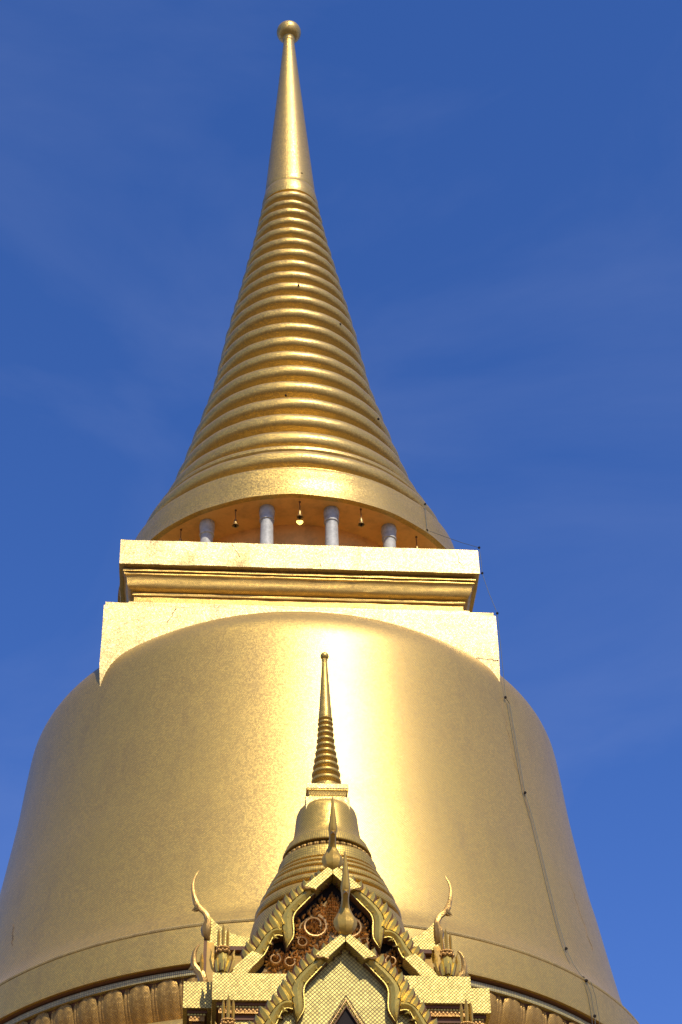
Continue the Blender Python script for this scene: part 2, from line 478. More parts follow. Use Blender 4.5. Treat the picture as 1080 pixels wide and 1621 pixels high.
H = square_tower('platform_cap', [(3.0, 21.814), (3.28, 21.816), (3.288, 21.824), (3.288, 22.374), (3.28, 22.382), (0.5, 22.384)], M_BOX)
part('platform_cap', H, stupa)

# colonnade
part('drum', lathe('drum', [(2.62, 22.386), (2.62, 23.44)], M_SOFF, n=96), stupa)
col_m = lathe('column', [(0.155, 0), (0.155, 0.06), (0.135, 0.08), (0.128, 0.12), (0.120, 0.72), (0.124, 0.725)], M_COLUMN, n=16, cx=0, angle=25)
cap_m = lathe('capital', [(0.118, 0.722), (0.140, 0.73), (0.142, 0.76), (0.130, 0.775), (0.136, 0.84), (0.148, 0.93), (0.150, 0.99), (0.142, 1.0), (0.142, 1.045)], M_COLUMN, n=16, cx=0, angle=25)
for k in range(-4, 5):
    a = radians(-0.5 + (k + 0.5) * 22.4)
    if abs(a) > radians(85): continue
    c = part('column', col_m, stupa)
    c.location = (0.02 + 3.12 * sin(a), -3.12 * cos(a), 22.386 + ZOFF); c.rotation_euler = (0, 0, a)
    part('capital', cap_m, c, loc=(0, 0, 0))

# brim of the spire
part('soffit', lathe('soffit', [(3.44, 23.425), (3.10, 23.435), (2.60, 23.437)], M_SOFF, n=160), stupa)
part('brim', lathe('brim', smooth_prof([(3.40, 23.42), (3.50, 23.425), (3.505, 23.45), (3.475, 23.6), (3.455, 23.75), (3.435, 23.9), (3.405, 24.05), (3.385, 24.16), (3.365, 24.215), (3.32, 24.235), (3.1, 24.24)], 3), M_SPIRE, n=192, wob=0.004), stupa)
part('fillet', lathe('fillet', [(3.0, 24.242), (3.27, 24.245), (3.285, 24.275), (3.285, 24.31), (3.25, 24.335), (3.0, 24.337)], M_SPIRE, n=160), stupa)

# rings: every ring a torus of its own between two measured levels
env = [(24.34, 3.27), (25.0, 3.06), (25.5, 2.80), (26.0, 2.63), (26.5, 2.48), (27.0, 2.34), (27.5, 2.215), (28.0, 2.09), (28.5, 1.96), (29.0, 1.835), (29.5, 1.73), (30.0, 1.66),
       (30.5, 1.585), (31.0, 1.505), (31.5, 1.415), (32.0, 1.325), (32.5, 1.23), (33.0, 1.145), (33.5, 1.055), (34.0, 0.965), (34.5, 0.875), (35.0, 0.80), (35.5, 0.73), (36.0, 0.655), (36.5, 0.60)]
def envr(z):
    for (z0, r0), (z1, r1) in zip(env[:-1], env[1:]):
        if z0 <= z <= z1: return r0 + (r1 - r0) * (z - z0) / (z1 - z0)
    return env[0][1] if z < env[0][0] else env[-1][1]
tops = [35.69, 35.28, 34.93, 34.53, 34.08, 33.62, 33.16, 32.67, 32.18, 31.71, 31.2, 30.7, 30.14, 29.63, 29.07, 28.5, 27.87, 27.24, 26.62, 25.94]
levels = tops + [25.20]
def ring_prof(z0, z1, f=envr, amp=0.46, n=10):
    # a rounded bead over a deep cove
    h = z1 - z0; zc = z0 + 0.66 * h; R = f(zc)
    sl_ = (f(z1) - f(z0)) / h
    bead, cove = 0.33 * h, amp * h
    p = []
    for k in range(7):                       # cove, from the groove outwards
        t = k / 6
        p.append((R - cove + (cove - 0.30 * bead) * (t ** 1.3), z0 + 0.001 + 0.38 * h * t ** 0.8))
    for k in range(n + 1):
        t = -0.42 * pi + 0.92 * pi * k / n
        p.append((R - bead + bead * cos(t) + sl_ * bead * sin(t) * 0.5, zc + bead * sin(t)))
    p.append((R - 1.3 * bead, z1 - 0.001))
    return p
part('spire_ring', lathe('spire_ring', ring_prof(24.338, 25.03, amp=0.36), M_SPIRE, n=160, angle=60, wob=0.004), stupa)
part('fillet', lathe('fillet', [(2.7, 25.032), (2.96, 25.034), (2.985, 25.07), (2.985, 25.13), (2.95, 25.185), (2.6, 25.19)], M_SPIRE, n=160), stupa)
for k in range(len(levels) - 1):
    part('spire_ring', lathe('spire_ring', ring_prof(levels[k + 1], levels[k]), M_SPIRE, n=144, angle=60, wob=0.0028), stupa)
part('spire_collar', lathe('spire_collar', [(0.55, 35.69), (0.665, 35.74), (0.685, 35.84), (0.68, 35.90), (0.655, 35.915), (0.65, 36.06), (0.642, 36.12), (0.628, 36.20), (0.60, 36.225), (0.5, 36.23)], M_SPIRE, n=96, angle=40), stupa)
cone = [(0.575, 36.20), (0.602, 36.26), (0.607, 36.36), (0.596, 36.55), (0.56, 37.0), (0.41, 39.0), (0.26, 41.0), (0.180, 42.1), (0.142, 42.60)]
part('spire_cone', lathe('spire_cone', smooth_prof(cone, 2), M_SPIRE, n=96), stupa)
part('finial_neck', lathe('finial_neck', [(r * 0.86, z + 0.20) for r, z in [(0.165, 42.40), (0.178, 42.42), (0.19, 42.46), (0.18, 42.50), (0.165, 42.51), (0.165, 42.53), (0.185, 42.55), (0.195, 42.585), (0.18, 42.62), (0.15, 42.63)]], M_SPIRE, n=48, angle=50), stupa)
part('finial_ball', lathe('finial_ball', [(0.02, 42.73)] + [(0.325 * cos(t), 43.06 + 0.325 * 0.98 * sin(t)) for t in [(-1.45 + i * 2.98 / 20) for i in range(21)]] + [(0.06, 43.39), (0.03, 43.42), (0.004, 43.43)], M_SPIRE, n=48, angle=60), stupa)
# weathered studs on the spire
stud = MB(); stud.ball((0, 0, 0), 0.028, 6, 4)
stud_m = stud.mesh('stud', M_DARK)
for az, z in ((26, 36.5), (5, 40.4), (44, 38.6), (-30, 38.0), (40, 30.5), (52, 27.5), (4, 31.5), (-6, 27.2)):
    r = envr(z) if z < 36.2 else 0.60 - (z - 36.4) * 0.088
    t = radians(az); o = part('stud', stud_m, stupa); o.location = (lean_x(z) + r * sin(t), -r * cos(t), z + ZOFF)

# hairline cracks in the plaster under the gilding
def crack(pts, rad=0.006):
    tb = MB(); tb.tube(pts, [rad * random.uniform(0.5, 1.2) for _ in pts], 4)
    part('crack', tb.mesh('crack', M_GILTB), stupa)
def wander(p, q, n, amp, lock):
    out = []
    for k in range(n + 1):
        t = k / n; c = [p[i] + (q[i] - p[i]) * t for i in range(3)]
        for i in range(3):
            if i != lock and 0 < k < n: c[i] += random.uniform(-amp, amp)
        out.append(tuple(c))
    return out
crack(wander((2.86, -3.287, 22.36), (2.97, -3.287, 21.95), 9, 0.025, 1) + wander((2.98, -3.287, 21.94), (3.2, -3.287, 21.9), 4, 0.02, 1))
crack(wander((0.42, -3.287, 22.37), (0.38, -3.287, 21.86), 9, 0.03, 1))
crack(wander((-1.25, -3.287, 22.37), (-1.1, -3.287, 22.05), 7, 0.04, 1), 0.008)
crack(wander((3.05, -3.479, 19.75), (3.46, -3.479, 19.72), 6, 0.02, 1))
crack(wander((-2.2, -3.479, 20.68), (-2.35, -3.479, 20.3), 6, 0.03, 1))
def bell_r(z):
    for (r0, z0), (r1, z1) in zip(bell_prof[:-1], bell_prof[1:]):
        if z0 <= z <= z1: return r0 + (r1 - r0) * (z - z0) / (z1 - z0)
for az, za, zb in ((43.5, 18.8, 16.4), (55, 15.6, 14.4), (-57, 14.7, 14.2)):
    pts = []; n = 16
    for k in range(n + 1):
        z = za + (zb - za) * k / n; t = radians(az + random.uniform(-0.45, 0.45) + k * 0.12); rr = bell_r(z) + 0.001
        pts.append((0.05 + rr * sin(t), -rr * cos(t), z))
    crack(pts, 0.0035)

# ================================================================== wind bells under the brim
wb = lathe('bell_cup', [(0.004, 0.235), (0.022, 0.23), (0.035, 0.20), (0.045, 0.13), (0.06, 0.06), (0.088, 0.01), (0.092, 0.0), (0.080, 0.004), (0.05, 0.06), (0.03, 0.18)], M_BRASS, n=14, cx=0)
tb = MB(); tb.tube([(0, 0, 0.228), (0.004, 0, 0.33), (-0.003, 0, 0.43), (0, 0, 0.50)], 0.011, 5); chain_m = tb.mesh('chain', M_BROWN)
tb = MB(); tb.ball((0, 0, 0.515), 0.03, 6, 4); hook_m = tb.mesh('hook', M_BROWN)
tb = MB(); tb.ball((0, 0, -0.01), 0.03, 6, 4); tb.tube([(0, 0, 0.1), (0, 0, 0)], 0.008, 4); clap_m = tb.mesh('clapper', M_DARK)
def heart():
    v = []; out = [(0, -0.13), (0.06, -0.085), (0.088, -0.03), (0.08, 0.02), (0.04, 0.038), (0, 0.028), (-0.04, 0.038), (-0.08, 0.02), (-0.088, -0.03), (-0.06, -0.085)]
    n = len(out)
    v = [(x, -0.006, z - 0.13) for x, z in out] + [(x, 0.006, z - 0.13) for x, z in out]
    f = [tuple(range(n)), tuple(range(2 * n - 1, n - 1, -1))] + [(k, k + n, (k + 1) % n + n, (k + 1) % n) for k in range(n)]
    return mesh_from('leaf_clapper', v, f, None, M_GILT, False)
heart_m = heart()
for az, r, lab in ((-0.5, 3.3, 'little brass wind bell with a heart-shaped leaf below it, between the two middle columns'),
                   (-22.1, 3.24, 'little brass wind bell between the two columns on the left'),
                   (19.8, 3.34, 'little brass wind bell between the two columns on the right'),
                   (-43.2, 3.28, 'dark little wind bell left of the leftmost column, just above the platform edge'),
                   (43.4, 3.28, 'little wind bell right of the rightmost column, half hidden by the platform edge')):
    t = radians(az)
    b = thing('wind_bell', lab, 'bell', (0.02 + r * sin(t), r * cos(t), 23.425 - 0.53 * 0.74), 'wind bells hanging under the round brim')
    b.scale = (0.74, 0.74, 0.74)
    z0 = (0, 0, 0)
    part('bell_cup', wb, b, loc=z0); part('chain', chain_m, b, loc=z0); part('hook', hook_m, b, loc=z0); part('clapper', clap_m, b, loc=z0)
    if az == -0.5: part('leaf_clapper', heart_m, b, loc=z0)

# ================================================================== lightning cable down the right side
def ab(p): return (p[0], -p[1], p[2])
path = [(2.48, 2.40, 24.25), (2.475, 2.44, 23.9), (2.47, 2.50, 23.5), (2.75, 2.77, 23.13), (3.03, 3.04, 22.76), (3.31, 3.31, 22.42), (3.325, 3.325, 22.1), (3.325, 3.325, 21.80),
        (3.40, 3.40, 21.3), (3.505, 3.505, 20.74), (3.515, 3.515, 19.5), (3.515, 3.515, 18.90)]
bellp = [(3.56, 3.40, 18.832), (3.60, 3.45, 18.116), (3.64, 3.52, 17.497), (3.663, 3.60, 16.916), (3.761, 3.60, 16.299), (3.82, 3.72, 15.512), (3.87, 3.80, 14.96), (3.93, 3.88, 14.363),
         (3.99, 3.96, 13.888), (4.07, 4.05, 13.579), (4.15, 4.22, 13.27), (4.22, 4.26, 13.22), (4.27, 4.24, 13.0), (4.29, 4.24, 12.66), (4.28, 4.22, 12.3)]
def clear(p):
    # keep the wire just off the bell surface
    z = p[2]; R = None
    for (r0, z0), (r1, z1) in zip(bell_prof[:-1], bell_prof[1:]):
        if z0 <= z <= z1: R = r0 + (r1 - r0) * (z - z0) / (z1 - z0)
    if R is None or z > 19.2: return p
    x, y = p[0] - 0.05, p[1]; L = math.hypot(x, y); k = (R + 0.03) / L
    return (0.05 + x * k, y * k, z)
bellp = [clear(p) for p in bellp]
cable = thing('lightning_cable', 'thin dark cable running from the round brim down the right side of the bell', 'cable', (4.29, 4.24, GROUND))
tb = MB(); tb.tube([ab(p) for p in path + bellp], 0.0052, 5)
part('wire', tb.mesh('wire', M_CABLE), cable)
tb = MB(); tb.tube([ab((p[0] - 0.05, p[1] + 0.02, p[2] + (0.0 if i < 8 else -0.03))) for i, p in enumerate(bellp)], 0.004, 5)
part('wire', tb.mesh('wire', M_CABLE), cable)
tb = MB(); tb.tube([ab((p[0] + 0.07, p[1] - 0.03, p[2])) for p in bellp[-4:]], 0.004, 5)
part('wire', tb.mesh('wire', M_CABLE), cable)
cl = MB(); cl.box(-0.016, 0.016, -0.016, 0.016, -0.018, 0.018); clip_m = cl.mesh('clip', M_DARK, False)
for p in (path[0], path[2], path[5], path[7], path[9], path[11], bellp[3], bellp[8], bellp[10], bellp[11], bellp[13]):
    o = part('clip', clip_m, cable); b = cable['_base']; q = ab(p)
    o.location = (q[0] - b[0], q[1] - b[1], q[2] - b[2]); o.rotation_euler = (0.3, 0.2, 0.785)

# ================================================================== SMALL STUPA on the porch roof
SB, SK, SA = 9.2, 1.017, 0.023
sst = thing('small_stupa', 'small gold stupa standing on the porch roof in front of the great bell', 'stupa', (SA, SB, 10.2))
def sl(nm, prof, mat, n=48, angle=30, parent=sst, label=None):
    return part(nm, lathe(nm, [(r * SK, z * SK) for r, z in prof], mat, n=n, cx=SA, cy=-SB, angle=angle), parent, label)
# tiers from the roof up: each a bead over a recessed fillet
sl('tier', [(0.97, 10.15), (0.97, 10.75), (0.945, 10.95), (0.91, 11.10), (0.87, 11.12)], M_SMALL)
def bead(R, z0, z1, bulge, mat, fil=0.22):
    h = z1 - z0
    pr = [(R - 0.10, z0 + 0.001), (R - bulge * 0.9, z0 + 0.002), (R - bulge * 0.9, z0 + fil * h)]
    for k in range(9):
        t = -pi / 2 + pi * k / 8
        pr.append((R - bulge + bulge * cos(t) - 0.10 * h * sin(t), z0 + h * (fil + (1 - fil) * (0.5 + 0.5 * sin(t)))))
    pr.append((R - 0.16, z1 - 0.001))
    sl('tier', pr, mat, angle=50)
bead(0.885, 11.12, 11.33, 0.055, M_SMALL)
bead(0.825, 11.33, 11.46, 0.055, M_SMALL)
bead(0.765, 11.46, 11.58, 0.035, M_SMALLSQ)
bead(0.720, 11.58, 11.67, 0.045, M_SMALL)
bead(0.675, 11.67, 11.75, 0.045, M_SMALL)
bead(0.640, 11.75, 11.81, 0.035, M_SMALL)
sl('tier', [(0.54, 11.812), (0.602, 11.815), (0.605, 11.91), (0.585, 11.95), (0.5, 11.955)], M_SMALLSQ)
sl('petal_backing', [(0.46, 11.93), (0.47, 12.07)], M_DARK)
pm = petal_mesh('petal', 0.036, 0.13, 0.025, M_PETAL)
for k in range(40):
    t = 2 * pi * k / 40
    o = part('petal', pm, sst); o.location = (0.50 * SK * sin(t), -0.50 * SK * cos(t), 12.045 * SK - 10.2); o.rotation_euler = (0, 0, t)
sl('skirt', [(0.46, 12.055), (0.548, 12.06), (0.553, 12.075), (0.522, 12.15), (0.50, 12.20), (0.40, 12.205)], M_SMALLSQ)
sl('bell', smooth_prof([(0.485, 12.19), (0.452, 12.25), (0.428, 12.31), (0.413, 12.38), (0.402, 12.46), (0.393, 12.54), (0.385, 12.62), (0.372, 12.68), (0.345, 12.735), (0.29, 12.78), (0.22, 12.81)], 3), M_SMALL, n=72)
def sq(nm, prof, mat): part(nm, square_tower(nm, [(h * SK, z * SK) for h, z in prof], mat, ca=SA, cb=SB), sst)
sq('platform_block', [(0.272, 12.62), (0.272, 12.81), (0.262, 12.815), (0.235, 12.835), (0.225, 12.84)], M_BOX)
sq('platform_cornice', [(0.225, 12.842), (0.225, 12.86), (0.232, 12.862), (0.234, 12.885), (0.245, 12.92), (0.255, 12.925), (0.255, 12.943)], M_SMALL)
sq('platform_cap', [(0.22, 12.945), (0.262, 12.946), (0.262, 13.012), (0.1, 13.014)], M_BOX)
def senv(z):
    pts = [(13.0, 0.205), (13.12, 0.198), (13.3, 0.186), (13.5, 0.158), (13.7, 0.128), (13.9, 0.112), (14.18, 0.096)]
    for (z0, r0), (z1, r1) in zip(pts[:-1], pts[1:]):
        if z0 <= z <= z1: return r0 + (r1 - r0) * (z - z0) / (z1 - z0)
    return pts[-1][1] if z > 14.1 else pts[0][1]
sl('drum', [(0.196, 13.015), (0.196, 13.10), (0.18, 13.115), (0.1, 13.118)], M_SMALL)
sz = [13.12 + (14.18 - 13.12) * (1 - (1 - k / 11) ** 1.18) for k in range(12)]
for k in range(11):
    part('spire_ring', lathe('spire_ring', [(r * SK, z * SK) for r, z in ring_prof(sz[k], sz[k + 1], senv, 0.42, 8)], M_SMALL, n=40, cx=SA, cy=-SB, angle=60), sst)
sl('spire_cone', [(0.088, 14.18), (0.087, 14.23), (0.074, 14.42), (0.056, 14.74), (0.041, 14.99), (0.035, 15.105), (0.042, 15.13), (0.03, 15.145)], M_SMALL, n=24)
sl('finial_ball', [(0.01, 15.125)] + [(0.058 * cos(t), 15.19 + 0.058 * sin(t)) for t in [(-1.5 + i * 3.0 / 12) for i in range(13)]] + [(0.012, 15.257), (0.002, 15.265)], M_SMALL, n=20, angle=60)

# ================================================================== PORCH
porch = thing('porch', 'gilded temple porch with two stacked pointed gables in front of the bell', 'porch', (0, 10.4, GROUND))

# body below the eaves (mostly below the frame)
b = MB(); b.box(-1.22, 1.34, 6.5, 10.35, GROUND, 9.40)
part('wall', b.mesh('wall', M_WALL, False), porch)
b = MB(); b.box(-0.95, 0.95, 10.352, 11.75, GROUND, 8.3)
part('wall', b.mesh('wall', M_WALL, False), porch)
pil = MB(); pil.box(-0.11, 0.11, -0.11, 0.11, GROUND, 7.6); pil_m = pil.mesh('pillar', M_GILT, False)
for a in (-1.1, -0.7, 0.7, 1.1):
    o = part('pillar', pil_m, porch); o.location = (a, -12.15 + 10.4, ZOFF)

def fascia(a0, a1, b0, b1, z0, z1):
    b = MB(); b.box(a0, a1, b0, b1, z0, z1); return part('fascia', b.mesh('fascia', M_LATT, False), porch)
fascia(-1.365, 1.525, 6.4, 10.60, 9.66, 9.985)
fascia(-1.69, -1.368, 7.6, 10.20, 9.755, 10.075)
fascia(1.528, 1.795, 7.6, 10.20, 9.745, 10.05)
fascia(-1.32, 1.32, 9.5, 12.40, 7.95, 8.30)
# mouldings under the fasciae: dark fillet, bead row, amber row, panel
def under(a0, a1, b0, b1, zt):
    for nm, ins, h, mt in (('fillet', 0.05, 0.035, M_BROWN), ('amber_row', 0.075, 0.085, M_RED), ('brown_row', 0.11, 0.06, M_BROWN), ('lattice_panel', 0.13, 0.42, M_LATT)):
        b = MB(); b.box(a0 + ins, a1 - ins, b0, b1 - ins, zt - h, zt - 0.002)
        part(nm, b.mesh(nm, mt, False), porch); zt -= h
        if nm == 'fillet':
            b = MB(); n = int((a1 - a0 - 2 * ins) / 0.035)
            for k in range(n):
                x = a0 + ins + 0.018 + k * 0.035
                b.box(x - 0.012, x + 0.012, b1 - ins - 0.03, b1 - ins - 0.012, zt - 0.022, zt - 0.003)
            part('bead_row', b.mesh('bead_row', M_GILT, False), porch, kind='stuff')
        if nm == 'amber_row':
            b = MB(); n = int((a1 - a0 - 2 * ins) / 0.045)
            for k in range(n):
                x = a0 + ins + 0.022 + k * 0.045
                b.ball((x, -(b1 - ins - 0.001), zt + 0.04), 0.016, 6, 4)
            part('amber_studs', b.mesh('amber_studs', M_SOFF), porch, kind='stuff')
under(-1.365, 1.525, 7.0, 10.60, 9.658)
under(-1.69, -1.368, 8.0, 10.20, 9.753)
under(1.528, 1.795, 8.0, 10.20, 9.743)

# transept behind the upper gable: sloping roof, ridge and edge strips
def slab(a0, a1, p0, p1, th):
    """sheet between two (b, z) lines, thickness th"""
    (b0, z0), (b1, z1) = p0, p1
    d = Vector((b1 - b0, z1 - z0)).normalized(); n = Vector((-d.y, d.x)) * th
    if n.y < 0: n = -n
    q = [(b0, z0), (b1, z1), (b1 - n.x, z1 - n.y), (b0 - n.x, z0 - n.y)]
    v = [(a, -bb, zz) for a in (a0, a1) for bb, zz in q]
    return v, [(3, 2, 1, 0), (4, 5, 6, 7), (0, 1, 5, 4), (1, 2, 6, 5), (2, 3, 7, 6), (3, 0, 4, 7)]
b = MB(); b.add(*slab(-1.30, 1.26, (9.25, 10.98), (9.95, 10.02), 0.06)); part('side_roof', b.mesh('side_roof', M_TAN, False), porch)
b = MB(); b.add(*slab(-1.30, 1.26, (8.2, 10.98), (7.6, 10.05), 0.06)); part('side_roof', b.mesh('side_roof', M_TAN, False), porch)
for z, w, mt in ((10.965, 0.02, M_BROWN), (10.925, 0.012, M_BROWN)):
    b = MB(); b.box(-1.30, 1.26, 9.2, 9.33 + (10.98 - z), z - w, z + w); part('ridge_moulding', b.mesh('ridge_moulding', mt, False), porch)
# lattice ridge that sweeps up to the horns
def ridge(sgn, aend):
    v = []; f = []; n = 14
    for i in range(n + 1):
        s = i / n; a = sgn * (0.35 + (aend - 0.35) * s)
        top = 11.15 + 0.30 * max(0, (s - 0.35) / 0.65) ** 3.2
        for bb in (8.9, 9.25):
            v += [(a, -bb, 11.03), (a, -bb, top)]
    for i in range(n):
        o = i * 4; q = o + 4
        fs = [(o + 2, q + 2, q + 3, o + 3), (o + 1, o + 3, q + 3, q + 1), (o, o + 1, q + 1, q), (o, q, q + 2, o + 2)]
        f += fs if sgn > 0 else [x[::-1] for x in fs]
    e = n * 4; f += [(e, e + 1, e + 3, e + 2), (0, 2, 3, 1)]
    part('ridge', mesh_from('ridge', v, f, None, M_LATT, False), porch)
ridge(-1, 1.44); ridge(1, 1.36)
for sgn, a in ((-1, -1.40), (1, 1.345)):
    b = MB(); b.add(*slab(a - 0.045, a + 0.045, (9.22, 11.12), (10.02, 9.98), 0.10)); part('side_bargeboard', b.mesh('side_bargeboard', M_TAN, False), porch)
    b = MB(); b.add(*slab(a + sgn * 0.047, a + sgn * 0.085, (9.20, 11.17), (10.0, 10.03), 0.14)); part('side_bargeboard_edge', b.mesh('side_bargeboard_edge', M_GILTB, False), porch)

# ---- swept finials (drawn in a side profile: u outwards, v upwards)
def sweep(name, pts, mat, n=8, power=0.75, beak=None):
    """pts: (u, v, half width across, half depth)"""
    v = []; f = []
    for i, (u, vv, w, d) in enumerate(pts):
        p0 = pts[max(i - 1, 0)]; p1 = pts[min(i + 1, len(pts) - 1)]
        t = Vector((p1[0] - p0[0], p1[1] - p0[1])).normalized(); nn = Vector((t.y, -t.x))     # points outwards
        for k in range(n):
            an = 2 * pi * k / n
            cs, sn = cos(an), sin(an)
            q = nn * (d * (abs(sn) ** power) * (1 if sn > 0 else -1))
            v.append((w * (abs(cs) ** power) * (1 if cs > 0 else -1), -(u + q.x), vv + q.y))
    for i in range(len(pts) - 1):
        for k in range(n):
            f.append((i * n + k, i * n + (k + 1) % n, (i + 1) * n + (k + 1) % n, (i + 1) * n + k))
    f = [x[::-1] for x in f]
    f += [tuple(range(n)), tuple(range(len(pts) * n - 1, (len(pts) - 1) * n - 1, -1))]
    mb = MB(); mb.add(v, f)
    if beak:
        for (u0, v0, w0), (u1, v1) in beak:
            mb.add([(-w0, -u0, v0 + 0.035), (w0, -u0, v0 + 0.035), (w0, -u0, v0 - 0.035), (-w0, -u0, v0 - 0.035), (0, -u1, v1)],
                   [(0, 1, 4), (1, 2, 4), (2, 3, 4), (3, 0, 4), (3, 2, 1, 0)])
    me = mb.mesh(name, mat, True, 28)
    bm = bmesh.new(); bm.from_mesh(me); bmesh.ops.recalc_face_normals(bm, faces=bm.faces); bm.to_mesh(me); bm.free()
    return me
chofa_pts = [(0.0, -0.01, 0.02, 0.02), (0.03, 0.03, 0.07, 0.06), (0.045, 0.07, 0.105, 0.085), (0.05, 0.12, 0.125, 0.095), (0.045, 0.165, 0.128, 0.09), (0.035, 0.21, 0.112, 0.075), (0.03, 0.26, 0.083, 0.058),
             (0.04, 0.32, 0.056, 0.048), (0.07, 0.37, 0.043, 0.045), (0.115, 0.41, 0.040, 0.046), (0.155, 0.45, 0.047, 0.05), (0.175, 0.49, 0.055, 0.05), (0.19, 0.53, 0.050, 0.042), (0.21, 0.60, 0.040, 0.034),
             (0.225, 0.68, 0.031, 0.028), (0.228, 0.76, 0.024, 0.022), (0.215, 0.84, 0.017, 0.017), (0.19, 0.90, 0.011, 0.012), (0.165, 0.95, 0.005, 0.006)]
CH = sweep('apex_finial', chofa_pts, M_CHOFA, n=8, power=1.2, beak=[((0.175, 0.455, 0.03), (0.265, 0.40))])
CHS = sweep('side_finial', [(u * (1.0 if v > 0.3 else 0.9), v, w * 0.55, d * (0.68 if v < 0.3 else 0.8)) for u, v, w, d in chofa_pts], M_HORN, n=8, power=0.8, beak=[((0.165, 0.455, 0.03), (0.235, 0.385)), ((0.15, 0.43, 0.03), (0.21, 0.375))])
BP = porch['_base']
def put(name, me, a, bb, z, rz=0.0, sc=1.0, parent=porch, label=None):
    o = part(name, me, parent, label); o.location = (a - BP[0], -bb - BP[1], z - BP[2]); o.rotation_euler = (0, 0, rz); o.scale = (sc, sc, sc)
    return o

# ---- gables
apexw = 1.372
def resample(p, n):
    L = [0.0]
    for i in range(1, len(p)): L.append(L[-1] + math.dist(p[i], p[i - 1]))
    out = []
    for k in range(n):
        s = L[-1] * k / (n - 1); i = 0
        while i < len(p) - 2 and L[i + 1] < s: i += 1
        t = (s - L[i]) / max(1e-9, L[i + 1] - L[i]); out.append((p[i][0] + (p[i + 1][0] - p[i][0]) * t, p[i][1] + (p[i + 1][1] - p[i][1]) * t))
    return out
def strip(mb, inner, outer, sgn, depth, b0, back=0.10, n=20, sc=1.0, z0=0.0, smooth=True, mi=None):
    """a moulded strip between two outlines given as (a, h); depth: list of (t, relief, material)"""
    if smooth: inner, outer = smooth_prof(inner, 4), smooth_prof(outer, 4)
    I, O2 = resample(inner, n), resample(outer, n)
    sect = [(0.0, -back)] + [(t, d) for t, d in depth] + [(1.0, -back)]
    v = []
    for (ia, ih), (oa, oh) in zip(I, O2):
        for t, d in sect:
            v.append((sgn * sc * (ia + (oa - ia) * t), -(b0 + d * sc), z0 + sc * (ih + (oh - ih) * t)))
    m = len(sect); f = []; mis = []
    for i in range(n - 1):
        for j in range(m - 1):
            q = (i * m + j, i * m + j + 1, (i + 1) * m + j + 1, (i + 1) * m + j)
            f.append(q if sgn > 0 else q[::-1]); mis.append(mi[j] if mi else 0)
    ends = [tuple(range(m - 1, -1, -1)), tuple(range((n - 1) * m, n * m))]
    for e in ends: f.append(e if sgn > 0 else e[::-1]); mis.append(0)
    o = len(mb.v); mb.v += v; mb.f += [tuple(x + o for x in q) for q in f]; mb.mi += mis
DOME = [(0.0, 0.0), (0.015, 0.045), (0.10, 0.045), (0.115, 0.018), (0.17, 0.018), (0.18, 0.030), (0.54, 0.070), (0.88, 0.036), (0.90, 0.018), (0.94, 0.018), (0.95, 0.040), (1.0, 0.0)]
DMI = [1, 1, 0, 1, 1, 1, 0, 0, 1, 1, 1, 0, 1]
FLAT = [(0.0, 0.10), (0.03, 0.115), (0.97, 0.115), (1.0, 0.10)]
seg1_o = [(0.004, 1.372), (0.34, 1.066)]; seg1_i = [(0.004, 1.232), (0.20, 1.024)]
seg2_o = [(0.335, 1.045), (0.44, 0.955), (0.535, 0.845), (0.595, 0.74), (0.612, 0.63), (0.602, 0.55), (0.580, 0.44), (0.555, 0.35), (0.545, 0.295)]
seg2_i = [(0.212, 1.01), (0.33, 0.875), (0.43, 0.755), (0.458, 0.665), (0.452, 0.57), (0.452, 0.47), (0.468, 0.415), (0.505, 0.355), (0.543, 0.292)]
seg3_o = [(0.606, 0.565), (0.66, 0.56), (0.72, 0.53), (0.775, 0.482), (0.82, 0.42), (0.88, 0.315), (0.94, 0.222)]
seg3_i = [(0.586, 0.44), (0.592, 0.44), (0.645, 0.452), (0.695, 0.425), (0.735, 0.33), (0.77, 0.24), (0.815, 0.165)]
hook_o = [(0.600, 0.53), (0.597, 0.47), (0.60, 0.43), (0.59, 0.38), (0.57, 0.33)]; hook_i = [(0.585, 0.50), (0.578, 0.43), (0.566, 0.37), (0.555, 0.32), (0.550, 0.30)]
seg4_o = [(0.94, 0.212), (1.05, 0.105), (1.165, -0.02), (1.26, -0.14)]; seg4_i = [(0.80, 0.155), (0.88, 0.055), (0.96, -0.03), (1.04, -0.14)]
outer_line = [(0.0, 1.38), (0.34, 1.07), (0.535, 0.86), (0.62, 0.72), (0.70, 0.55), (0.80, 0.44), (0.94, 0.22), (1.05, 0.11), (1.2, -0.05)]

